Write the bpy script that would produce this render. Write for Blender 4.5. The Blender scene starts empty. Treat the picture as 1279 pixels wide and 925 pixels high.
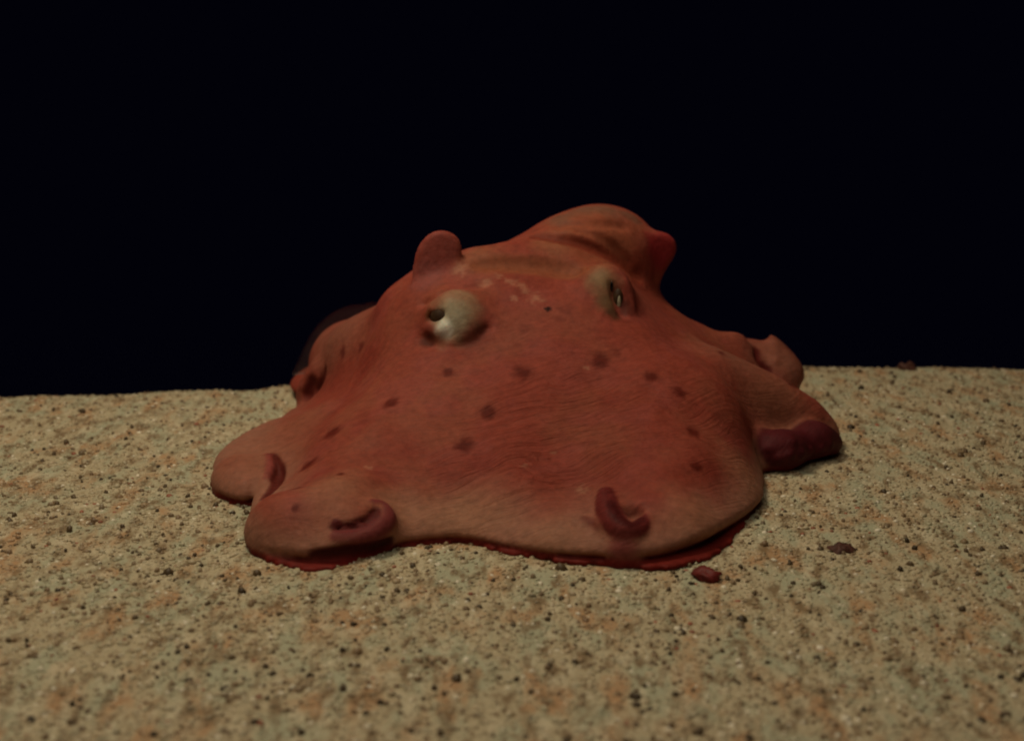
import bpy, math
import numpy as np
from mathutils import Vector

# ------------------------------------------------------------------ camera, light, exposure
scene = bpy.context.scene
COL = scene.collection
CAM_H, PITCH, FPX = 0.116, math.radians(14.0), 1757.0      # metres, radians, focal length in photo pixels
cam_data = bpy.data.cameras.new('camera')
cam = bpy.data.objects.new('camera', cam_data); COL.objects.link(cam)
cam.location = (0, 0, CAM_H); cam.rotation_euler = (math.pi/2 - PITCH, 0, 0)
cam_data.sensor_width = 36; cam_data.lens = 36*FPX/1279.0
cam_data.clip_start = 0.01; cam_data.clip_end = 50
cam_data.dof.use_dof = True; cam_data.dof.focus_distance = 0.345; cam_data.dof.aperture_fstop = 16.0
scene.camera = cam

world = bpy.data.worlds.new('World'); scene.world = world; world.use_nodes = True
bg = world.node_tree.nodes['Background']
bg.inputs[0].default_value = (0.0006, 0.0006, 0.0024, 1); bg.inputs[1].default_value = 1.0

def lamp(name, loc, aim, size, power, color):
    d = bpy.data.lights.new(name, 'AREA'); d.shape = 'DISK'; d.size = size; d.energy = power; d.color = color
    o = bpy.data.objects.new(name, d); COL.objects.link(o); o.location = loc
    o.rotation_euler = (Vector(aim)-Vector(loc)).to_track_quat('-Z', 'Y').to_euler()
    return o
lamp('tank_lamp', (-0.12, 0.385, 0.42), (-0.01, 0.38, 0.0), 0.13, 0.86, (1.0, 0.84, 0.60))
lamp('fill_lamp', (-0.10, 0.02, 0.66), (0.0, 0.38, 0.02), 0.5, 0.98, (1.0, 0.86, 0.66))  # added front fill without a visible source, softens the shading

vs = scene.view_settings
vs.view_transform = 'Standard'; vs.look = 'None'; vs.exposure = 0.0; vs.gamma = 1.0
try: vs.use_curve_mapping = False
except Exception: pass
scene.cycles.filter_width = 2.0

# ------------------------------------------------------------------ helpers
CP, SP = math.cos(PITCH), math.sin(PITCH)
def ray(u, v):
    a, b = (u-639.5)/FPX, (v-462.5)/FPX
    return np.array([a, CP - b*SP, -SP - b*CP])
def P(u, v, Y):                                   # point seen at photo pixel (u,v), at ground distance Y
    d = ray(u, v); t = Y/d[1]
    return np.array([0, 0, CAM_H]) + d*t
def G(u, v):                                      # the ground point there
    d = ray(u, v); return np.array([0, 0, CAM_H]) + d*(CAM_H/-d[2])
def project(V):
    X, Yy, Z = V[:, 0], V[:, 1], V[:, 2]-CAM_H
    fw = Yy*CP - Z*SP; up = Yy*SP + Z*CP
    return 639.5 + FPX*X/fw, 462.5 - FPX*up/fw, fw

def _hash(ix, iy, iz, s):
    n = (ix*374761393 + iy*668265263 + iz*2147483647 + s*1274126177) & 0xffffffff
    n = ((n ^ (n >> 13))*1274126177) & 0xffffffff
    n = n ^ (n >> 16)
    return (n & 0xffff)/65535.0
def vnoise(Pp, scale, seed=0):                    # smooth value noise, 0..1
    q = np.asarray(Pp, dtype=np.float64)*scale
    i = np.floor(q).astype(np.int64); f = q-i; f = f*f*(3-2*f)
    out = 0
    for dx in (0, 1):
        for dy in (0, 1):
            for dz in (0, 1):
                w = (f[:, 0] if dx else 1-f[:, 0])*(f[:, 1] if dy else 1-f[:, 1])*(f[:, 2] if dz else 1-f[:, 2])
                out = out + w*_hash(i[:, 0]+dx, i[:, 1]+dy, i[:, 2]+dz, seed)
    return out
def fbm(Pp, scale, seed=0, oct=3):
    return sum(vnoise(Pp, scale*2**k, seed+k)*0.5**k for k in range(oct))/sum(0.5**k for k in range(oct))
def smooth(e0, e1, x):
    t = np.clip((x-e0)/(e1-e0), 0, 1); return t*t*(3-2*t)
def smin(a, b, k):
    h = np.clip(0.5+0.5*(b-a)/k, 0, 1); return b*(1-h)+a*h - k*h*(1-h)
def smax(a, b, k): return -smin(-a, -b, k)

def mesh_np(name, V, F, col=None):
    me = bpy.data.meshes.new(name)
    n, m, k = len(V), len(F), F.shape[1]
    me.vertices.add(n); me.vertices.foreach_set('co', np.ascontiguousarray(V, np.float32).ravel())
    me.loops.add(m*k); me.loops.foreach_set('vertex_index', np.ascontiguousarray(F, np.int32).ravel())
    me.polygons.add(m); me.polygons.foreach_set('loop_start', np.arange(0, m*k, k, dtype=np.int32))
    me.polygons.foreach_set('use_smooth', np.ones(m, bool))
    me.update(calc_edges=True); me.validate()
    if col is not None:
        a = me.attributes.new('skin_colour', 'FLOAT_COLOR', 'POINT')
        c = np.ones((n, 4), np.float32); c[:, :col.shape[1]] = col
        a.data.foreach_set('color', c.ravel())
    return me
def link(name, me, mat, parent=None):
    o = bpy.data.objects.new(name, me); COL.objects.link(o)
    if mat: me.materials.append(mat)
    if parent: o.parent = parent
    return o
def tag(o, label=None, cat=None, group=None, kind=None):
    for k, v in (('label', label), ('category', cat), ('group', group), ('kind', kind)):
        if v: o[k] = v
    return o

def new_mat(name):
    m = bpy.data.materials.new(name); m.use_nodes = True
    return m, m.node_tree.nodes, m.node_tree.links, m.node_tree.nodes['Principled BSDF']

# ------------------------------------------------------------------ materials
def skin_material():
    m, N, L, b = new_mat('octopus_skin')
    at = N.new('ShaderNodeAttribute'); at.attribute_name = 'skin_colour'
    tc = N.new('ShaderNodeTexCoord')
    n1 = N.new('ShaderNodeTexNoise'); n1.inputs['Scale'].default_value = 480; n1.inputs['Detail'].default_value = 6; n1.inputs['Roughness'].default_value = 0.7
    L.new(tc.outputs['Object'], n1.inputs['Vector'])
    mr = N.new('ShaderNodeMapRange'); mr.inputs[1].default_value = 0.3; mr.inputs[2].default_value = 0.7
    mr.inputs[3].default_value = 0.78; mr.inputs[4].default_value = 1.22
    L.new(n1.outputs[0], mr.inputs[0])
    mul = N.new('ShaderNodeVectorMath'); mul.operation = 'SCALE'
    L.new(at.outputs['Color'], mul.inputs[0]); L.new(mr.outputs[0], mul.inputs['Scale'])
    L.new(mul.outputs[0], b.inputs['Base Color'])
    b.inputs['Roughness'].default_value = 0.58; b.inputs['Specular IOR Level'].default_value = 0.09
    b.inputs['Subsurface Weight'].default_value = 0.22; b.inputs['Subsurface Radius'].default_value = (1.0, 0.28, 0.16)
    b.inputs['Subsurface Scale'].default_value = 0.0035
    # folds follow the 'fold' attribute (along, across, strength)
    fa = N.new('ShaderNodeAttribute'); fa.attribute_name = 'fold'
    sx = N.new('ShaderNodeSeparateXYZ'); L.new(fa.outputs['Vector'], sx.inputs[0])
    cx = N.new('ShaderNodeCombineXYZ'); L.new(sx.outputs[0], cx.inputs[0]); L.new(sx.outputs[1], cx.inputs[1])
    n2 = N.new('ShaderNodeTexNoise'); n2.inputs['Scale'].default_value = 1.0; n2.inputs['Detail'].default_value = 5; n2.inputs['Roughness'].default_value = 0.62; n2.inputs['Distortion'].default_value = 0.4
    L.new(cx.outputs[0], n2.inputs['Vector'])
    n3 = N.new('ShaderNodeTexNoise'); n3.inputs['Scale'].default_value = 650; n3.inputs['Detail'].default_value = 3
    L.new(tc.outputs['Object'], n3.inputs['Vector'])
    b1 = N.new('ShaderNodeBump'); b1.inputs['Distance'].default_value = 0.0020
    L.new(sx.outputs[2], b1.inputs['Strength'])
    b2 = N.new('ShaderNodeBump'); b2.inputs['Strength'].default_value = 0.30; b2.inputs['Distance'].default_value = 0.0006
    L.new(n2.outputs[0], b1.inputs['Height']); L.new(n3.outputs[0], b2.inputs['Height'])
    L.new(b1.outputs[0], b2.inputs['Normal']); L.new(b2.outputs[0], b.inputs['Normal'])
    return m
SKIN = skin_material()

def flat_material(name, col, rough=0.6, noise=0.25, scale=600, bump=0.0004, spec=0.3):
    m, N, L, b = new_mat(name)
    tc = N.new('ShaderNodeTexCoord'); n = N.new('ShaderNodeTexNoise'); n.inputs['Scale'].default_value = scale; n.inputs['Detail'].default_value = 4
    L.new(tc.outputs['Object'], n.inputs['Vector'])
    cr = N.new('ShaderNodeValToRGB')
    cr.color_ramp.elements[0].position = 0.3; cr.color_ramp.elements[1].position = 0.7
    cr.color_ramp.elements[0].color = tuple(c*(1-noise) for c in col)+(1,)
    cr.color_ramp.elements[1].color = tuple(min(1, c*(1+noise)) for c in col)+(1,)
    L.new(n.outputs[0], cr.inputs[0]); L.new(cr.outputs[0], b.inputs['Base Color'])
    bp = N.new('ShaderNodeBump'); bp.inputs['Distance'].default_value = bump; bp.inputs['Strength'].default_value = 0.6
    L.new(n.outputs[0], bp.inputs['Height']); L.new(bp.outputs[0], b.inputs['Normal'])
    b.inputs['Roughness'].default_value = rough; b.inputs['Specular IOR Level'].default_value = spec
    return m

def sand_colour(N, L):                              # patches of olive, ochre and pinkish sand, in scene coordinates
    tc = N.new('ShaderNodeTexCoord')
    def noise(scale, detail=3):
        k = N.new('ShaderNodeTexNoise'); k.inputs['Scale'].default_value = scale; k.inputs['Detail'].default_value = detail
        mp = N.new('ShaderNodeMapping'); mp.inputs['Scale'].default_value = (1, 1 if scale > 1000 else 0.42, 1); mp.inputs['Rotation'].default_value = (0, 0, 0.15)
        L.new(tc.outputs['Object'], mp.inputs['Vector']); L.new(mp.outputs[0], k.inputs['Vector']); return k
    def ramp(src, p0, c0, p1, c1):
        r = N.new('ShaderNodeValToRGB'); e = r.color_ramp.elements
        e[0].position = p0; e[0].color = c0+(1,); e[1].position = p1; e[1].color = c1+(1,)
        L.new(src.outputs[0], r.inputs[0]); return r
    def mix(fac, a, b, amount):
        m_ = N.new('ShaderNodeMath'); m_.operation = 'MULTIPLY'; m_.inputs[1].default_value = amount; L.new(fac.outputs[0], m_.inputs[0])
        x = N.new('ShaderNodeMix'); x.data_type = 'RGBA'; L.new(m_.outputs[0], x.inputs[0]); L.new(a, x.inputs[6])
        x.inputs[7].default_value = b+(1,); return x.outputs[2]
    n = noise(1300, 4); bw = ((0, 0, 0), (1, 1, 1))
    col = ramp(n, 0.3, (0.42,0.345,0.21), 0.7, (0.56,0.48,0.325)).outputs[0]
    col = mix(ramp(noise(115, 3), 0.47, bw[0], 0.60, bw[1]), col, (0.41,0.42,0.29), 0.8)
    col = mix(ramp(noise(141.5, 3), 0.52, bw[0], 0.65, bw[1]), col, (0.46,0.255,0.125), 0.8)
    col = mix(ramp(noise(271.3, 3), 0.54, bw[0], 0.66, bw[1]), col, (0.64,0.56,0.39), 0.65)
    col = mix(ramp(noise(305, 3), 0.52, bw[0], 0.66, bw[1]), col, (0.20,0.130,0.066), 0.85)
    return n, col
def sand_material():
    m, N, L, b = new_mat('sand'); n, col = sand_colour(N, L)
    L.new(col, b.inputs['Base Color'])
    bp = N.new('ShaderNodeBump'); bp.inputs['Distance'].default_value = 0.0006; bp.inputs['Strength'].default_value = 0.8
    L.new(n.outputs[0], bp.inputs['Height']); L.new(bp.outputs[0], b.inputs['Normal'])
    b.inputs['Roughness'].default_value = 0.85; b.inputs['Specular IOR Level'].default_value = 0.2
    return m
SAND = sand_material()
def grain_material():
    m, N, L, b = new_mat('sand_grain'); n, col = sand_colour(N, L)
    at = N.new('ShaderNodeAttribute'); at.attribute_name = 'skin_colour'
    x = N.new('ShaderNodeMix'); x.data_type = 'RGBA'
    L.new(at.outputs['Alpha'], x.inputs[0]); L.new(col, x.inputs[6]); L.new(at.outputs['Color'], x.inputs[7])
    L.new(x.outputs[2], b.inputs['Base Color'])
    b.inputs['Roughness'].default_value = 0.45; b.inputs['Specular IOR Level'].default_value = 0.35
    return m
GRAIN = grain_material()

# ------------------------------------------------------------------ the sand bed
def crest_y(x):                                    # where the bed ends and falls away behind the animal
    u = np.interp(x, [-0.3, -0.175, -0.13, -0.09, -0.03, 0.06, 0.10, 0.14, 0.19, 0.32],
                     [0.428, 0.431, 0.437, 0.446, 0.462, 0.474, 0.475, 0.473, 0.470, 0.463])
    return u
def sand_z(x, y):
    p = np.stack([x, y, np.zeros_like(x)], 1)
    z = 0.0016*(fbm(p, 45, 3, 2)-0.5) + 0.0022*(vnoise(p, 16, 9)-0.5)
    d = y-crest_y(x) - 0.004*(vnoise(p, 60, 5)-0.5)
    drop = np.where(d > -0.012, ((d+0.012)**2)*9.0, 0.0)
    drop = np.where(d > 0.05, 0.0346 + (d-0.05)*1.1, drop)
    return z - drop
def build_sand():
    xs = np.linspace(-0.36, 0.36, 361); ys = np.linspace(0.10, 0.62, 261)
    X, Y = np.meshgrid(xs, ys, indexing='ij'); x, y = X.ravel(), Y.ravel()
    z = sand_z(x, y) + 0.00012*(vnoise(np.stack([x, y, 0*x], 1), 500, 77)-0.5)
    V = np.stack([x, y, z], 1); ny = len(ys)
    i = np.arange(len(xs)-1)[:, None]*ny + np.arange(ny-1)[None, :]
    F = np.stack([i, i+ny, i+ny+1, i+1], -1).reshape(-1, 4)
    o = link('sand_bed', mesh_np('sand_bed', V, F), SAND)
    tag(o, 'coarse speckled beige sand bed that falls away behind the octopus', kind='structure', cat='sand')
    return o
build_sand()

# ------------------------------------------------------------------ octopus: implicit surface
VOX = 0.0007
MM = 0.001
ORIGIN = np.array([-0.100, 0.272, -0.003]); SIZE = np.array([0.212, 0.216, 0.076])
DIM = np.ceil(SIZE/VOX).astype(int)
gx = ORIGIN[0]+VOX*np.arange(DIM[0]); gy = ORIGIN[1]+VOX*np.arange(DIM[1]); gz = ORIGIN[2]+VOX*np.arange(DIM[2])

foot = [G(272,606), G(281,624), G(303,632), G(322,631), G(314,655), G(318,682), G(342,702), G(390,712), G(440,705), G(474,692),
        G(492,684), G(510,684), G(545,680), G(585,680), G(640,692), G(700,700), G(760,704), G(820,709), G(862,702), G(905,685), G(946,656),
        G(966,622), G(966,596), G(985,584), G(1012,574), G(1036,564)]
foot = [f[:2] for f in foot] + [np.array(q) for q in
        [(0.0895,0.382),(0.087,0.397),(0.080,0.405),(0.080,0.414),(0.0855,0.425),(0.084,0.443),(0.068,0.463),(0.03,0.472),(-0.02,0.472),(-0.05,0.468),
         (-0.069,0.452),(-0.0705,0.434),(-0.062,0.420),(-0.066,0.402),(-0.0735,0.382),(-0.0785,0.362)]]
def catmull(pts, sub=6):
    pts = np.array(pts); n = len(pts); out = []
    for i in range(n):
        p0, p1, p2, p3 = pts[i-1], pts[i], pts[(i+1) % n], pts[(i+2) % n]
        for t in np.arange(sub)/sub:
            out.append(0.5*((2*p1)+(-p0+p2)*t+(2*p0-5*p1+4*p2-p3)*t*t+(-p0+3*p1-3*p2+p3)*t**3))
    return np.array(out)
FOOT = catmull(foot)
def poly_sdf(q, poly):
    d = np.full(len(q), 1e9); inside = np.zeros(len(q), bool)
    for a, b in zip(poly, np.roll(poly, -1, 0)):
        e = b-a; w = q-a; t = np.clip((w@e)/(e@e), 0, 1)
        d = np.minimum(d, ((w-t[:, None]*e)**2).sum(1))
        c = ((a[1] > q[:, 1]) != (b[1] > q[:, 1])) & (q[:, 0] < (b[0]-a[0])*(q[:, 1]-a[1])/(b[1]-a[1]+1e-15)+a[0])
        inside ^= c
    d = np.sqrt(d); return np.where(inside, -d, d)

ctrl = [(640,625,.306),(640,600,.312),(640,520,.333),(640,450,.352),(640,390,.366),(640,340,.378),(655,303,.392),(720,300,.395),
        (540,630,.308),(540,560,.325),(530,480,.347),(505,420,.366),(501,362,.385),(467,392,.388),(478,394,.377),(514,356,.378),
        (440,612,.303),(380,640,.297),(350,650,.2985),(420,540,.335),(400,506,.366),(450,470,.37),(460,420,.387),(350,560,.348),
        (760,600,.310),(760,520,.332),(760,440,.354),(860,640,.299),(860,560,.321),(860,480,.345),(836,420,.37),
        (930,600,.323),(930,520,.352),(930,460,.38),(905,427,.40),(960,432,.412),(980,500,.388),(820,384,.388),
        (750,390,.366),(770,345,.382),(700,340,.38),(580,333,.380),(590,313,.389),(560,400,.366),(600,420,.360),(700,420,.359),(482,378,.402),(515,346,.402),(545,328,.406),(600,317,.408),(930,426,.405),(975,450,.41),(970,472,.402),(945,485,.392)]
cpts = [P(*c) for c in ctrl]
cpts += [np.array(c) for c in [(0,.43,.047),(.02,.44,.042),(0,.46,.020),(-.035,.425,.030),(.04,.43,.032),(-.05,.45,.014),(.06,.445,.013),(.03,.462,.015)]]
fp = np.array(foot); cen = np.array([0.0, 0.38])
nrm = (cen-fp)/np.linalg.norm(cen-fp, axis=1)[:, None]
for q in fp+nrm*0.005: cpts.append(np.array([q[0], q[1], 0.0062]))
cpts = np.array(cpts)
def tps(cp, q, lam=2e-5):
    n = len(cp); S = 10.0
    def k(r2): return np.where(r2 > 0, 0.5*r2*np.log(r2+1e-18), 0)
    c = cp[:, :2]*S; r2 = ((c[:, None]-c[None])**2).sum(-1)
    A = np.zeros((n+3, n+3)); A[:n, :n] = k(r2)+lam*np.eye(n); A[:n, n] = 1; A[:n, n+1:] = c; A[n, :n] = 1; A[n+1:, :n] = c.T
    w = np.linalg.solve(A, np.r_[cp[:, 2], 0, 0, 0])
    out = np.zeros(len(q)); qs = q*S
    for i in range(0, len(q), 20000):
        b = qs[i:i+20000]; out[i:i+20000] = k(((b[:, None]-c[None])**2).sum(-1))@w[:n] + w[n] + b@w[n+1:]
    return out

Q = np.stack(np.meshgrid(gx, gy, indexing='ij'), -1).reshape(-1, 2)
H = tps(cpts, Q).reshape(DIM[0], DIM[1])
D2 = poly_sdf(Q, FOOT).reshape(DIM[0], DIM[1])
# low folds in the web between the arms
q3 = np.c_[Q, np.zeros(len(Q))]
H += ((fbm(q3, 90, 21, 2)-0.5)*0.0022).reshape(H.shape)
dHx, dHy = np.gradient(H, VOX); slope = np.sqrt(1+np.clip(dHx**2+dHy**2, 0, 4))
Z3 = gz[None, None, :]
hf = (Z3-H[:, :, None])/slope[:, :, None]
XX, YY = Q[:, 0].reshape(H.shape), Q[:, 1].reshape(H.shape)
lift = 0.0022 + 0.0030*np.exp(-((XX-0.044)/0.018)**2)*(YY < 0.34) + 0.0016*np.exp(-((XX+0.045)/0.014)**2)*(YY < 0.33)
under = 1.6*np.clip(lift[:, :, None]-Z3, 0, 1)              # the rim rolls under
FIELD = smax(hf, D2[:, :, None]-0.0016+under, 0.006).astype(np.float32)

shadow_lip_x = 0.0005 + 0.0001*np.exp(-((XX-0.040)/0.013)**2)*(YY < 0.33) + 0.0032*(fbm(q3, 620, 8, 2).reshape(H.shape)-0.5)
shadow_lip = smax(D2[:, :, None]-np.where(YY < 0.37, shadow_lip_x-0.25*np.clip(XX-0.044, 0, 1), -0.004)[:, :, None], np.abs(Z3)-0.0008, 0.0006)  # thin strip on the sand, built in place of the reddish edge shadow
FIELD = np.minimum(FIELD, shadow_lip).astype(np.float32)
PRIMS = []                                          # (function, colour, softness) for pigment and painted shade
def local(fn_bbox):
    lo, hi = fn_bbox
    i0 = np.maximum(((lo-ORIGIN)/VOX).astype(int), 0); i1 = np.minimum(((hi-ORIGIN)/VOX).astype(int)+2, DIM)
    return tuple(slice(a, b) for a, b in zip(i0, i1))
def apply(fn, bbox, k, mode='add'):
    s = local(bbox)
    g = np.stack(np.meshgrid(gx[s[0]], gy[s[1]], gz[s[2]], indexing='ij'), -1)
    sh = g.shape[:3]; d = fn(g.reshape(-1, 3)).reshape(sh)
    FIELD[s] = smin(FIELD[s], d, k) if mode == 'add' else smax(FIELD[s], -d, k)
def rotm(rx, ry, rz):
    cx, sx, cy, sy, cz, sz = math.cos(rx), math.sin(rx), math.cos(ry), math.sin(ry), math.cos(rz), math.sin(rz)
    return np.array([[cz,-sz,0],[sz,cz,0],[0,0,1]])@np.array([[cy,0,sy],[0,1,0],[-sy,0,cy]])@np.array([[1,0,0],[0,cx,-sx],[0,sx,cx]])
def ellipsoid(c, r, rot=(0,0,0), k=3, mode='add', colour=None, soft=1.0):
    r = np.array(r)*MM; R = rotm(*[math.radians(a) for a in rot])
    def fn(p):
        q = (p-c)@R; k0 = np.linalg.norm(q/r, axis=1); k1 = np.linalg.norm(q/(r*r), axis=1)+1e-9
        return k0*(k0-1)/k1
    m = r.max()+0.012; apply(fn, (c-m, c+m), k*MM, mode)
    if colour is not None: PRIMS.append((fn, colour, soft*MM))
    return fn
def tube(pts, radii, k=2, mode='add', colour=None, soft=0.8):
    pts = np.array(pts); radii = np.array(radii)*MM
    # resample smoothly
    n = len(pts); P2, R2 = [], []
    for i in range(n-1):
        p0, p1, p2, p3 = pts[max(i-1, 0)], pts[i], pts[i+1], pts[min(i+2, n-1)]
        for t in np.arange(5)/5:
            P2.append(0.5*((2*p1)+(-p0+p2)*t+(2*p0-5*p1+4*p2-p3)*t*t+(-p0+3*p1-3*p2+p3)*t**3)); R2.append(radii[i]*(1-t)+radii[i+1]*t)
    P2.append(pts[-1]); R2.append(radii[-1]); P2 = np.array(P2)
    def fn(p):
        d = np.full(len(p), 1e9)
        for a, b, ra, rb in zip(P2[:-1], P2[1:], R2[:-1], R2[1:]):
            e = b-a; w = p-a; t = np.clip((w@e)/(e@e+1e-12), 0, 1)
            d = np.minimum(d, np.linalg.norm(w-t[:, None]*e, axis=1)-(ra*(1-t)+rb*t))
        return d
    m = radii.max()+0.010
    if mode != 'tint': apply(fn, (P2.min(0)-m, P2.max(0)+m), k*MM, mode)
    if colour is not None: PRIMS.append((fn, colour, soft*MM))
    return fn
def flap(poly, Y0, half, lean=0.0, k=2):            # a thin lobe with the given outline, standing across the view
    pp = np.array([P(a, b, Y0) for a, b in poly]); o2 = catmull(pp[:, [0, 2]], 4); c = pp.mean(0)
    def fn(p):
        d2 = poly_sdf(p[:, [0, 2]], o2)
        y0 = Y0 + lean*(p[:, 2]-pp[:, 2].min()) + 18*(p[:, 0]-c[0])**2
        return smax(d2, np.abs(p[:, 1]-y0)/math.sqrt(1+lean*lean)-half*MM, 1.6*MM)
    apply(fn, (pp.min(0)-0.010, pp.max(0)+0.012), k*MM)
MAROON = (0.115, 0.018, 0.016); DKRED = (0.085, 0.012, 0.010); PINK = (0.28, 0.075, 0.06); PALE = (0.36, 0.29, 0.17)

def S(pu, pv, off=0.0):                             # the skin as built so far, seen at a photo pixel; off = millimetres deeper
    ys = np.arange(0.274, 0.486, 0.0002); d = ray(pu, pv)
    pts = np.array([0, 0, CAM_H])+d[None]*(ys/d[1])[:, None]
    i = np.rint((pts-ORIGIN)/VOX).astype(int); ok = ((i >= 0) & (i < DIM)).all(1)
    f = np.full(len(ys), 1.0); f[ok] = FIELD[i[ok, 0], i[ok, 1], i[ok, 2]]
    h = np.where(f < 0)[0]
    if len(h) == 0: print('no surface at', pu, pv); return P(pu, pv, 0.38)
    return P(pu, pv, ys[h[0]]+off*MM)
# mantle behind the eyes, folded where it meets the head
ellipsoid(P(754,320,.414), (17.0,20,15.2), (0,10,0), k=8)
ellipsoid(P(712,306,.406), (15,14,8.5), (0,-16,0), k=6)
# right fin
flap([(770,310),(788,296),(812,291),(832,292),(844,302),(845,315),(837,329),(827,342),(817,352),(796,352),(776,336)], .406, 2.6, lean=0.1, k=3)
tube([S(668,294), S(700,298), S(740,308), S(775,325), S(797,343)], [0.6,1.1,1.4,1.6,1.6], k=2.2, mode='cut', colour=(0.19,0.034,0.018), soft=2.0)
tube([S(722,287), S(745,294), S(768,310), S(785,326)], [0.4,0.9,1.0,0.6], k=2.0, mode='cut')
tube([S(700,280,-.6), S(740,277,-.8), S(780,283,-.6)], [0.9,1.3,0.9], k=2.0, mode='cut')
tube([S(600,327,-1.5), S(650,325,-1.8), S(700,331,-1.8), S(736,345,-1.3)], [1.8,2.8,2.8,1.8], k=2.5, mode='cut', colour=(0.255,0.075,0.036), soft=2.6)
# left fin: a thin rounded paddle
flap([(514,352),(516,326),(523,307),(536,294),(551,290),(566,295),(575,306),(576,322),(572,342),(562,360),(542,372),(524,376)], .3795, 1.3, lean=0.25, k=1.6)
# rear-left raised arm and its web
ellipsoid(P(438,454,.416), (12.6,13,13.6), (0,26,10), k=10)
ellipsoid(P(470,446,.402), (13,12,12), (0,30,10), k=10)
tube([P(398,466,.404), P(388,482,.405), P(384,492,.408)], [3.0,3.4,3.0], k=5)
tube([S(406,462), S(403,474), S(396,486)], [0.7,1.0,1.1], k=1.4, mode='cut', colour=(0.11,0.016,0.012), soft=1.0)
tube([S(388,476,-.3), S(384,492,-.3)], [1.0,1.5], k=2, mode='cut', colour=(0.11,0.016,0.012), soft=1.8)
# left arm tip
ellipsoid(P(302,601,.341), (6.7,8,6.0), (0,0,20), k=4)
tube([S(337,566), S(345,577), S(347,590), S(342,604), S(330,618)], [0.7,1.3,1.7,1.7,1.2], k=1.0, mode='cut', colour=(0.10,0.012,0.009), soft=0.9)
tube([S(334,570,.6), S(337,584,.5), S(332,600,.5)], [0.8,1.1,0.8], k=1.6, colour=(0.25,0.055,0.045), soft=0.6)
# front-left arm: rolled lobe with curled tip
ellipsoid(P(365,662,.301), (10.5,9,8.5), (0,10,-15), k=5)
ellipsoid(P(446,664,.300), (9,7,6.5), (0,-10,-8), k=4)
band = [S(420,673,1.0), S(448,673,1.0), S(472,662,1.0), S(483,647,1.2), S(477,634,1.2), S(466,629,1.0)]
row = [S(420,657,.2), S(433,661,.2), S(449,657,.2), S(462,648,.2), S(470,638,.2)]
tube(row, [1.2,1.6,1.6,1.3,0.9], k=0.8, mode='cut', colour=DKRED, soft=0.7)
tube(band, [1.6,2.1,2.2,1.9,1.5,0.9], k=1.6, colour=(0.175,0.034,0.034), soft=0.7)
for su, sv, r in ((420,654,1.0),(431,660,0.9),(442,655,1.2),(453,657,0.9),(463,648,0.9)): ellipsoid(S(su,sv,.2), (r,r,r), k=0.5, colour=(0.105,0.015,0.014), soft=0.5)
tube([S(392,694), S(430,692), S(462,688), S(486,678)], [1.0,1.7,1.7,1.2], k=1.2, mode='cut', colour=(0.06,0.008,0.008), soft=1.0)  # gap under the roll, its shadow painted into the colour
# front-right arm tip turned up
foot_ = [S(780,686,2.4), S(774,668,2.4), S(766,650,2.0)]
tip_shade = [S(752,660,.6), S(740,656,.4), S(729,651,.4)]
ellipsoid(S(787,641,-.2), (3.4,2.2,3.0), k=1.6, mode='cut')
tube(foot_, [3.6,3.4,2.6], k=3.0, colour=(0.19,0.042,0.036), soft=1.2)
horn = [S(757,617,.9), S(758,632,.9), S(763,648,.6), S(774,660,.2), S(788,664,.1), S(800,659,.2), S(806,648,.5)]
tube(horn, [1.7,2.6,2.9,2.6,2.1,1.7,1.0], k=1.2, colour=(0.130,0.018,0.017), soft=0.6)
tube([S(763,626,.3), S(769,641,.2), S(779,651,.1), S(791,654,.1), S(800,648,.3)], [0.7,1.0,1.0,0.9,0.6], mode='tint', colour=(0.065,0.008,0.008), soft=1.0)
tube(tip_shade, [1.5,1.2,0.7], k=2.2, colour=(0.11,0.015,0.012), soft=1.0)  # shadow left of the tip, raised slightly and painted dark
# right arm, its rolled underside
tube([P(890,478,.372), P(950,500,.376), P(1000,524,.378), P(1028,541,.378)], [8,8,7,4.4], k=6)
tube([P(952,560,.358), P(976,562,.3575), P(999,557,.363), P(1018,549,.366), P(1038,553,.369)], [4.6,5.8,4.4,5.2,3.2], k=3.2, colour=(0.070,0.009,0.013), soft=1.6)
for su, sv, r in ((962,560,1.3),(974,572,1.5),(986,568,1.3),(1000,566,1.4),(1012,562,1.2),(1024,560,1.3),(1036,556,1.1),(990,552,1.0)): ellipsoid(S(su,sv,.4), (r,r,r), k=0.9, colour=(0.055,0.007,0.010), soft=0.6)
# rear-right arm
ellipsoid(P(944,456,.412), (15,11,7.4), (0,14,0), k=8)
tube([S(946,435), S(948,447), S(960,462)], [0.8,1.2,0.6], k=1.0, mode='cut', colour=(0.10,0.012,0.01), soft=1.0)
# eyes: orbital swellings, lids and openings
ellipsoid(P(566,395,.3672), (7.2,5.8,7.0), (0,0,-20), k=7)
ellipsoid(P(756,366,.3770), (7.0,6.5,8.0), (0,0,15), k=6)
eye_a = P(566,396,.3665)+np.array([-0.0026,-0.0010,0.0002]); eye_b = S(772,374,1.9)
pup_a = S(557,401,.5); pup_b = S(764,358,.7); iri_b = S(773,377,.75); lid_a = [S(538,410,.8), S(547,413,.7), S(556,409,.7)]
ellipsoid(S(545,395,.6), (2.7,3.2,0.95), (0,-20,-25), k=1.2, mode='cut')
tube(lid_a, [0.8,1.1,0.9], k=2.0)
tube([S(529,421,-.3), S(536,427,-.2), S(548,431,-.3)], [0.8,1.1,0.7], k=1.8, mode='cut')
tube([S(572,432,-.4), S(594,424,-.3), S(609,409,-.2)], [0.7,1.1,0.7], k=1.8, mode='cut')
tube([S(530,378), S(545,368), S(572,359), S(600,357)], [1.0,0.9,0.7,0.4], k=2.0, mode='cut')
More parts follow.
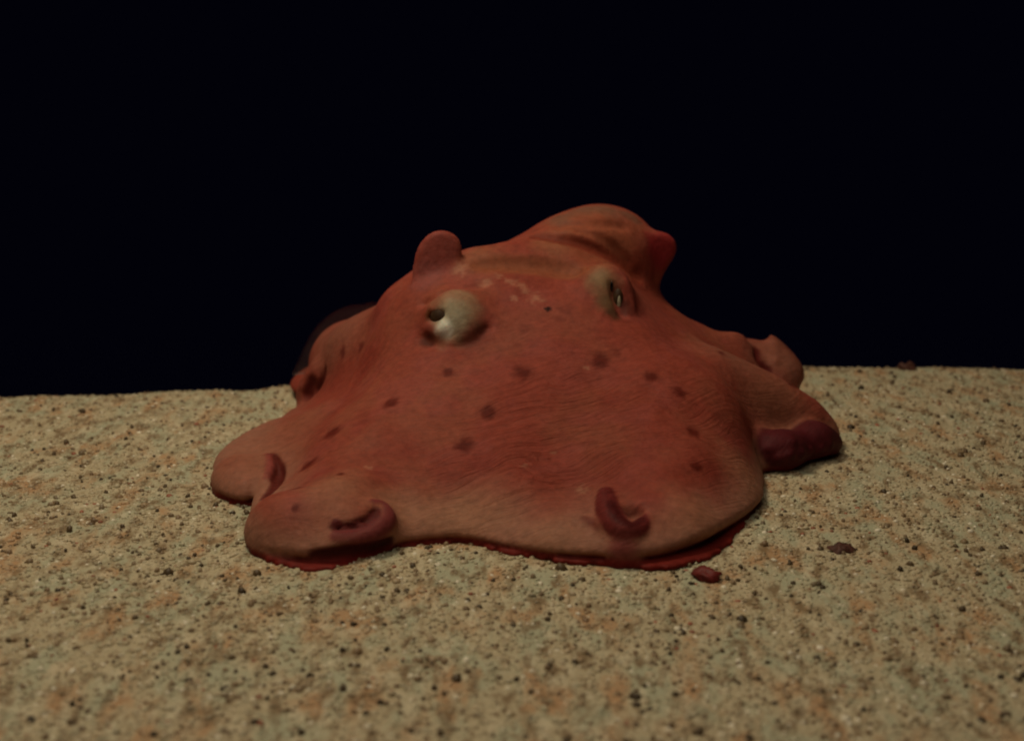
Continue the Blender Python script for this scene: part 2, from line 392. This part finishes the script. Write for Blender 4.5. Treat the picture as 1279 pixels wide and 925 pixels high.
tube([S(764,353), S(769,368), S(777,391)], [0.9,1.6,1.3], k=0.9, mode='cut')
tube([S(780,354,.6), S(786,372,.5), S(787,392,.6)], [1.0,1.2,0.9], k=2.0)

# nothing below the sand
FIELD = smax(FIELD, (-0.0018-Z3)*np.ones_like(FIELD), 0.001)

def surface_nets(f):
    s = f < 0; nx, ny, nz = f.shape
    corners = [(i, j, k) for i in (0, 1) for j in (0, 1) for k in (0, 1)]
    sub = lambda a, c: a[c[0]:nx-1+c[0], c[1]:ny-1+c[1], c[2]:nz-1+c[2]]
    cnt = sum(sub(s, c).astype(np.int8) for c in corners)
    act = (cnt > 0) & (cnt < 8); idx = np.argwhere(act)
    ids = -np.ones(act.shape, np.int64); ids[act] = np.arange(len(idx))
    acc = np.zeros((len(idx), 3)); num = np.zeros(len(idx))
    val = {c: f[idx[:, 0]+c[0], idx[:, 1]+c[1], idx[:, 2]+c[2]] for c in corners}
    for a in corners:
        for ax in range(3):
            if a[ax] == 0:
                b = list(a); b[ax] = 1; b = tuple(b)
                va, vb = val[a], val[b]; cr = (va < 0) != (vb < 0)
                t = np.where(cr, va/(va-vb+1e-20), 0)
                p = np.array(a, float)[None]+np.zeros((len(idx), 3)); p[:, ax] += t
                acc += p*cr[:, None]; num += cr
    V = (idx+acc/num[:, None])*VOX + ORIGIN
    quads = []
    for ax in range(3):
        o1, o2 = [(1, 2), (2, 0), (0, 1)][ax]
        sl0 = [slice(1, -1)]*3; sl1 = [slice(1, -1)]*3
        sl0[ax] = slice(0, -1); sl1[ax] = slice(1, None)
        a, b = s[tuple(sl0)], s[tuple(sl1)]
        for flip, mask in ((False, a & ~b), (True, ~a & b)):
            e = np.argwhere(mask); off = np.ones(3, int); off[ax] = 0; e = e+off
            def cell(d1, d2):
                c = e.copy(); c[:, o1] += d1; c[:, o2] += d2; return ids[c[:, 0], c[:, 1], c[:, 2]]
            q = np.stack([cell(-1,-1), cell(0,-1), cell(0,0), cell(-1,0)], 1)
            quads.append(q[:, ::-1] if flip else q)
    F = np.concatenate(quads); F = F[(F >= 0).all(1)]
    return V, F
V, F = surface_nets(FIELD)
# a little Laplacian smoothing
for it in range(2):
    acc = np.zeros_like(V); n = np.zeros(len(V))
    for a, b in ((0, 1), (1, 2), (2, 3), (3, 0)):
        np.add.at(acc, F[:, a], V[F[:, b]]); np.add.at(acc, F[:, b], V[F[:, a]]); np.add.at(n, F[:, a], 1); np.add.at(n, F[:, b], 1)
    V = V*0.5+0.5*acc/np.maximum(n, 1)[:, None]

# ---- pigment, with some shade and glints painted in
u, v, dep = project(V)
def front(pu, pv, rad=4):                           # skin point seen at a photo pixel
    m = np.where((np.abs(u-pu) < rad) & (np.abs(v-pv) < rad))[0]
    if len(m) == 0: return None
    near = m[dep[m] < dep[m].min()+0.003]
    return V[near].mean(0)
def mixc(C, col, w): return C*(1-w[:, None])+np.array(col)[None]*w[:, None]
C = np.tile(np.array([0.262, 0.051, 0.032]), (len(V), 1))
C = mixc(C, (0.275, 0.074, 0.043), 0.75*smooth(0.40, 0.70, fbm(V, 55, 31, 3)))
C = mixc(C, (0.225, 0.038, 0.025), 0.65*smooth(0.50, 0.75, fbm(V, 80, 41, 3)))
C = mixc(C, (0.275, 0.058, 0.044), 0.5*smooth(0.5, 0.7, fbm(V, 130, 47, 2)))
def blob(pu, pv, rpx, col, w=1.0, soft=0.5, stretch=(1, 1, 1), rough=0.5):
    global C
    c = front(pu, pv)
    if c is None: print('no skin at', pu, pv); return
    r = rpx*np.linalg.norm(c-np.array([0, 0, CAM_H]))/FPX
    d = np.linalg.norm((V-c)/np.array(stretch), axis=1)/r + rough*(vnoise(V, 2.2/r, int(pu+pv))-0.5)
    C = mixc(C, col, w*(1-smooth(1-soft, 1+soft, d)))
# pale skirt edge
rimw = (1-smooth(0.004, 0.0125, V[:, 2] + 0.004*(fbm(V, 120, 55, 2)-0.5)))*smooth(0.42, 0.36, V[:, 1])
C = mixc(C, (0.33, 0.160, 0.105), 0.8*rimw)
C = mixc(C, (0.35, 0.15, 0.095), 0.0*rimw)
for q in ((600,640,45),(560,660,35),(690,680,40),(870,640,40),(930,590,35),(420,610,45),(500,640,30)): blob(*q, (0.36,0.17,0.10), 0.5, 0.8)
# arms browner
for q in ((330,570,55),(370,530,45),(980,520,45),(960,480,45)): blob(*q, (0.29,0.105,0.062), 0.6, 0.8)
for q in ((405,430,45),(430,410,40),(960,440,45),(985,455,30),(910,435,40)): blob(*q, (0.25,0.092,0.060), 0.7, 0.8)
blob(740, 290, 60, (0.30,0.095,0.045), 0.6, 0.6)
for q in ((700,270,16),(730,260,18),(760,260,18),(790,270,14)): blob(*q, (0.17,0.085,0.055), 0.7, 0.7)
for q in ((690,306,22),(745,330,20),(600,322,30)): blob(*q, (0.28,0.11,0.055), 0.6, 0.8)
# dark spots
for pu, pv, r in ((652,466,12),(610,514,11),(580,555,12),(415,538,13),(488,503,11),(384,578,13),(368,607,9),(750,450,12),(813,470,9),(865,540,9),(870,582,8),
                  (600,410,9),(369,634,6),(655,410,7),(708,385,9),(560,465,8),(645,430,5),(700,398,6),(850,490,9),(770,440,6),(425,590,5)):
    blob(pu, pv, r, (0.095,0.010,0.006), 0.35 if pv < 445 and pu > 610 else 0.85, 0.55, (0.95,1.1,0.9), rough=0.7)
for pu, pv in ((450,433),(428,440),(902,440)): blob(pu, pv, 6, (0.09,0.012,0.01), 0.75, 0.5, (0.7,1,1.6))
blob(684, 386, 4, (0.012,0.004,0.004), 1.0, 0.3)
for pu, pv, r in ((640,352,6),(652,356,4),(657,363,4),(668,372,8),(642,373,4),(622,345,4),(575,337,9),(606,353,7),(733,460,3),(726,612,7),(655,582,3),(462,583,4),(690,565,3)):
    blob(pu, pv, r, (0.45,0.21,0.13), 0.5, 0.7, rough=2.0)  # pale specks, including wet highlights on the head painted as colour
# eye surrounds
blob(569, 390, 28, PALE, 0.75, 0.9, (0.9,1,1.15)); blob(563, 397, 17, (0.46,0.42,0.30), 0.8, 0.9); blob(555, 409, 10, (0.80,0.78,0.66), 0.9, 0.8)
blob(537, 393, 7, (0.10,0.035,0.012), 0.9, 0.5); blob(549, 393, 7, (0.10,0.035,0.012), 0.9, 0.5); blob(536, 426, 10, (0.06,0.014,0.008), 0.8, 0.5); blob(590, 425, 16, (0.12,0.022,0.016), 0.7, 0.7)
blob(752, 350, 17, (0.25,0.19,0.10), 0.7, 0.9); blob(758, 378, 13, (0.17,0.10,0.05), 0.85, 0.7)
blob(766, 392, 10, (0.05,0.025,0.012), 0.8, 0.6); blob(782, 385, 8, (0.06,0.015,0.01), 0.7, 0.6, (1,1,1.7))
# fins, curled arm tips
blob(548, 315, 26, (0.26,0.062,0.050), 0.8, 0.4); blob(532, 345, 22, (0.25,0.07,0.06), 0.7, 0.5)
blob(826, 312, 24, (0.24,0.020,0.022), 0.95, 0.5); blob(800, 325, 16, (0.20,0.03,0.02), 0.7, 0.6)  # right fin, its shaded side painted in as darker red
def stroke(pts, r, col, w=0.9, soft=0.4):
    global C
    cs = [front(*p) for p in pts]; cs = [c for c in cs if c is not None]
    d = np.full(len(V), 1e9)
    for a, b in zip(cs[:-1], cs[1:]):
        e = b-a; t = np.clip(((V-a)@e)/(e@e+1e-12), 0, 1); d = np.minimum(d, np.linalg.norm(V-a-t[:, None]*e, axis=1))
    rr = r*0.32/FPX; d = d/rr + 0.5*(vnoise(V, 1.5/rr, 77)-0.5)
    C = mixc(C, col, w*(1-smooth(1-soft, 1+soft, d)))
for fn, col, soft in PRIMS:
    C = mixc(C, col, 0.95*(1-smooth(0.0, soft, fn(V))))
blob(990,478,7,DKRED,0.8); blob(776,682,20,(0.19,0.04,0.035),0.7,0.7)
for q in ((967,552,24),(1014,548,24)): blob(*q, (0.085,0.011,0.014), 0.9, 0.45)
# reddish shadow line along the sand, painted into the lowest skin
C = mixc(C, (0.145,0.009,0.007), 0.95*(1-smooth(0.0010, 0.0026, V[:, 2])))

octo = bpy.data.objects.new('octopus', None); COL.objects.link(octo); octo.location = (0, 0.38, 0)
octo.empty_display_size = 0.02
tag(octo, 'reddish orange flapjack octopus spread flat with curled arm tips on sand', 'octopus')
base = np.array([0, 0.38, 0])
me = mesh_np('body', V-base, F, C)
xr = np.clip(V[:, 0]-0.02, 0, 1)
wob = (fbm(V, 70, 91, 2)-0.5)
along = V[:, 0]*110 + wob*2
across = (V[:, 1]*0.85+V[:, 2]*0.5-0.25*V[:, 0]-4*xr**2)*540 + wob*6
def puff(pu, pv, r):
    c = front(pu, pv); return np.exp(-(np.linalg.norm(V-c, axis=1)/(r*0.34/FPX))**2)
strength = np.clip(0.22-0.14*smooth(0.034, 0.044, V[:, 2]) + 0.65*puff(720,520,110)+0.15*puff(900,540,55)+0.4*puff(700,590,60)+0.35*puff(600,600,90), 0, 0.9)
fa = me.attributes.new('fold', 'FLOAT_VECTOR', 'POINT'); fa.data.foreach_set('vector', np.stack([along, across, strength], 1).astype(np.float32).ravel())
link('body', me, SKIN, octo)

# clear skin edge behind the rear-left arm
def membrane_material():
    m, N, L, b = new_mat('clear_skin')
    b.inputs['Base Color'].default_value = (0.16, 0.10, 0.085, 1); b.inputs['Roughness'].default_value = 0.5
    tc = N.new('ShaderNodeTexCoord'); n = N.new('ShaderNodeTexNoise'); n.inputs['Scale'].default_value = 300
    L.new(tc.outputs['Object'], n.inputs['Vector'])
    mr = N.new('ShaderNodeMapRange'); mr.inputs[3].default_value = 0.10; mr.inputs[4].default_value = 0.30
    L.new(n.outputs[0], mr.inputs[0]); L.new(mr.outputs[0], b.inputs['Alpha'])
    return m
def build_membrane():
    outer = [(371,466),(374,446),(383,426),(396,407),(413,392),(431,383),(450,380),(466,384)]
    V_, F_ = [], []; o = catmull(np.array(outer, float), 5)[:5*(len(outer)-1)]; cc = np.array([438., 460.]); n = len(o)
    for Yk in (.4185, .4193):
        for f in (1.0, 0.93, 0.8, 0.6):
            for q in o: V_.append(P(*(cc+(q-cc)*f), Yk+0.0015*(1-f)) - base)
    idx = lambda l, r, i: (l*4+r)*n+i
    for l in (0, 1):
        for r in range(3):
            for i in range(n-1): F_.append((idx(l,r,i), idx(l,r,i+1), idx(l,r+1,i+1), idx(l,r+1,i)))
    for i in range(n-1): F_.append((idx(0,0,i), idx(0,0,i+1), idx(1,0,i+1), idx(1,0,i)))
    link('web_membrane', mesh_np('web_membrane', np.array(V_), np.array(F_)), membrane_material(), octo)
build_membrane()
# eyes
def uvball(name, c, r, mat, parent, sq=(1, 1, 1), n=20, m=12, origin=None):
    th = np.linspace(0, 2*math.pi, n, endpoint=False); ph = np.linspace(0, math.pi, m+1)[1:-1]
    Vv = [(0, 0, 1)]+[(math.sin(p)*math.cos(t), math.sin(p)*math.sin(t), math.cos(p)) for p in ph for t in th]+[(0, 0, -1)]
    Ff = []
    for i in range(n): Ff.append((0, 1+i, 1+(i+1) % n))
    for j in range(m-2):
        for i in range(n):
            a, b = 1+j*n+i, 1+j*n+(i+1) % n; Ff += [(a, a+n, b+n), (a, b+n, b)]
    l = 1+(m-2)*n
    for i in range(n): Ff.append((l+i, len(Vv)-1, l+(i+1) % n))
    Vv = np.array(Vv)*np.array(sq)*r*MM + c - (base if origin is None else origin)
    return link(name, mesh_np(name, Vv, np.array(Ff)), mat, parent)
EYE = flat_material('eye_brown', (0.055, 0.027, 0.012), 0.6, 0.4, 500, 0.0003, 0.2)
PUP = flat_material('eye_pupil', (0.004, 0.003, 0.003), 0.2, 0.1, 500, 0.0001, 0.5)
SIL = flat_material('eye_silver', (0.50, 0.46, 0.32), 0.3, 0.25, 700, 0.0002, 0.5)
e1 = uvball('eye', eye_a, 3.5, EYE, octo); uvball('pupil', pup_a, 0.6, PUP, e1, (0.6, 1, 1.9))
e2 = uvball('eye', eye_b, 1.6, EYE, octo, (0.9, 1, 1.9)); uvball('pupil', pup_b, 0.6, PUP, e2, (0.7, 1, 2.4))
uvball('iris', iri_b, 0.75, SIL, e2, (0.75, 0.8, 2.6))

# ------------------------------------------------------------------ grains
rng = np.random.default_rng(11)
def grains(N):
    Y = 0.165+0.325*rng.random(N)**0.85
    x = (rng.random(N)*2-1)*(0.395*Y*1.05+0.02)
    q = np.stack([x, Y], 1)
    keep = (poly_sdf(q, FOOT[::3]) > -0.010); x, Y, q = x[keep], Y[keep], q[keep]
    n = len(x); p = np.c_[q, np.zeros(n)]
    k = rng.random(n)
    s = np.clip(rng.lognormal(math.log(0.46), 0.30, n), 0.25, 0.95)*MM
    s = np.where(k < 0.014, s*1.25, s)
    z = sand_z(x, Y) + np.where(k < 0.014, 0.0001, 0) + s*(rng.random(n)*0.75-0.62)
    t = (1+5**0.5)/2
    ico = np.array([(-1,t,0),(1,t,0),(-1,-t,0),(1,-t,0),(0,-1,t),(0,1,t),(0,-1,-t),(0,1,-t),(t,0,-1),(t,0,1),(-t,0,-1),(-t,0,1)])/math.sqrt(1+t*t)
    fc = np.array([(0,11,5),(0,5,1),(0,1,7),(0,7,10),(0,10,11),(1,5,9),(5,11,4),(11,10,2),(10,7,6),(7,1,8),(3,9,4),(3,4,2),(3,2,6),(3,6,8),(3,8,9),(4,9,5),(2,4,11),(6,2,10),(8,6,7),(9,8,1)])
    sc = (0.7+0.6*rng.random((n, 1, 3)))*s[:, None, None]
    qn = rng.normal(size=(n, 4)); qn /= np.linalg.norm(qn, axis=1)[:, None]; a, b, c, d = qn.T
    R = np.stack([1-2*(c*c+d*d), 2*(b*c-a*d), 2*(b*d+a*c), 2*(b*c+a*d), 1-2*(b*b+d*d), 2*(c*d-a*b), 2*(b*d-a*c), 2*(c*d+a*b), 1-2*(b*b+c*c)], 1).reshape(n, 3, 3)
    vv = ico[None]*sc*(0.82+0.36*rng.random((n, 12, 1)))
    vv = np.einsum('nij,nkj->nki', R, vv)*np.where(k < 0.075, 1.25, 0.75)[:, None, None]**np.array([0, 0, 1.0]) + np.c_[x, Y, z][:, None]
    ff = fc[None]+12*np.arange(n)[:, None, None]
    pal = np.array([(0.52,0.41,0.25),(0.46,0.42,0.28),(0.50,0.35,0.21),(0.44,0.40,0.28),(0.60,0.50,0.33),(0.36,0.24,0.13)])
    col = np.c_[pal[rng.integers(0, len(pal), n)]*(0.8+0.4*rng.random((n, 1))), 0.15+0.35*rng.random(n)]
    def setc(mask, c, var, alpha=1.0):
        col[mask, :3] = np.array(c)*(1-var+2*var*rng.random((mask.sum(), 1))); col[mask, 3] = alpha
    setc(k < 0.014, (0.085,0.056,0.028), 0.5); setc((k > 0.014) & (k < 0.075), (0.19,0.12,0.062), 0.35, 0.85)
    setc(k > 0.97, (0.80,0.73,0.57), 0.1); setc((k > 0.962) & (k < 0.97), (0.32,0.11,0.06), 0.2)
    return vv.reshape(-1, 3), ff.reshape(-1, 3), np.repeat(col, 12, 0)
gv, gf, gc = grains(110000)
tag(link('sand_grains', mesh_np('sand_grains', gv, gf, gc), GRAIN), 'loose coarse beige, grey and dark sand grains covering the bed', 'sand', kind='stuff')

# ------------------------------------------------------------------ bits lying on the sand
def lump(name, uv, r, sq, mat, label, cat, seed, rot=0, lift=0.3, jag=0.35):
    c = G(*uv); n, m = 18, 10
    th = np.linspace(0, 2*math.pi, n, endpoint=False); ph = np.linspace(0, math.pi, m+1)[1:-1]
    Vv = np.array([(0, 0, 1)]+[(math.sin(p)*math.cos(t), math.sin(p)*math.sin(t), math.cos(p)) for p in ph for t in th]+[(0, 0, -1)])
    Vv = Vv*(1+jag*(fbm(Vv+seed*7.3, 2.4, seed, 3)-0.5)*3)[:, None]*np.array(sq)*r*MM
    Vv = Vv@rotm(0, 0, math.radians(rot)).T; Vv[:, 2] += lift*r*MM*sq[2]
    Ff = []
    for i in range(n): Ff.append((0, 1+i, 1+(i+1) % n))
    for j in range(m-2):
        for i in range(n):
            a, b = 1+j*n+i, 1+j*n+(i+1) % n; Ff += [(a, a+n, b+n), (a, b+n, b)]
    l = 1+(m-2)*n
    for i in range(n): Ff.append((l+i, len(Vv)-1, l+(i+1) % n))
    o = link(name, mesh_np(name, Vv, np.array(Ff)), mat); o.location = (c[0], c[1], sand_z(c[:1], c[1:2])[0])
    return tag(o, label, cat)
RED = flat_material('red_fragment', (0.15, 0.016, 0.012), 0.6, 0.3, 500)
BRN = flat_material('dark_pebble', (0.085, 0.032, 0.022), 0.6, 0.4, 700)
lump('fragment', (881, 719), 3.0, (1.05, 0.8, 0.5), RED, 'small dark red fragment lying in front of the octopus', 'fragment', 3, -15, 0.5, 0.55)
lump('pebble', (1052, 686), 2.6, (1.0, 0.9, 0.7), BRN, 'dark brown pebble half buried right of the octopus', 'pebble', 5, 20, -0.1, 0.5)
lump('pebble', (1134, 461), 2.6, (1.2, 0.8, 0.9), BRN, 'small brown pebble on the crest of the sand', 'pebble', 9, 0, 0.1, 0.6)
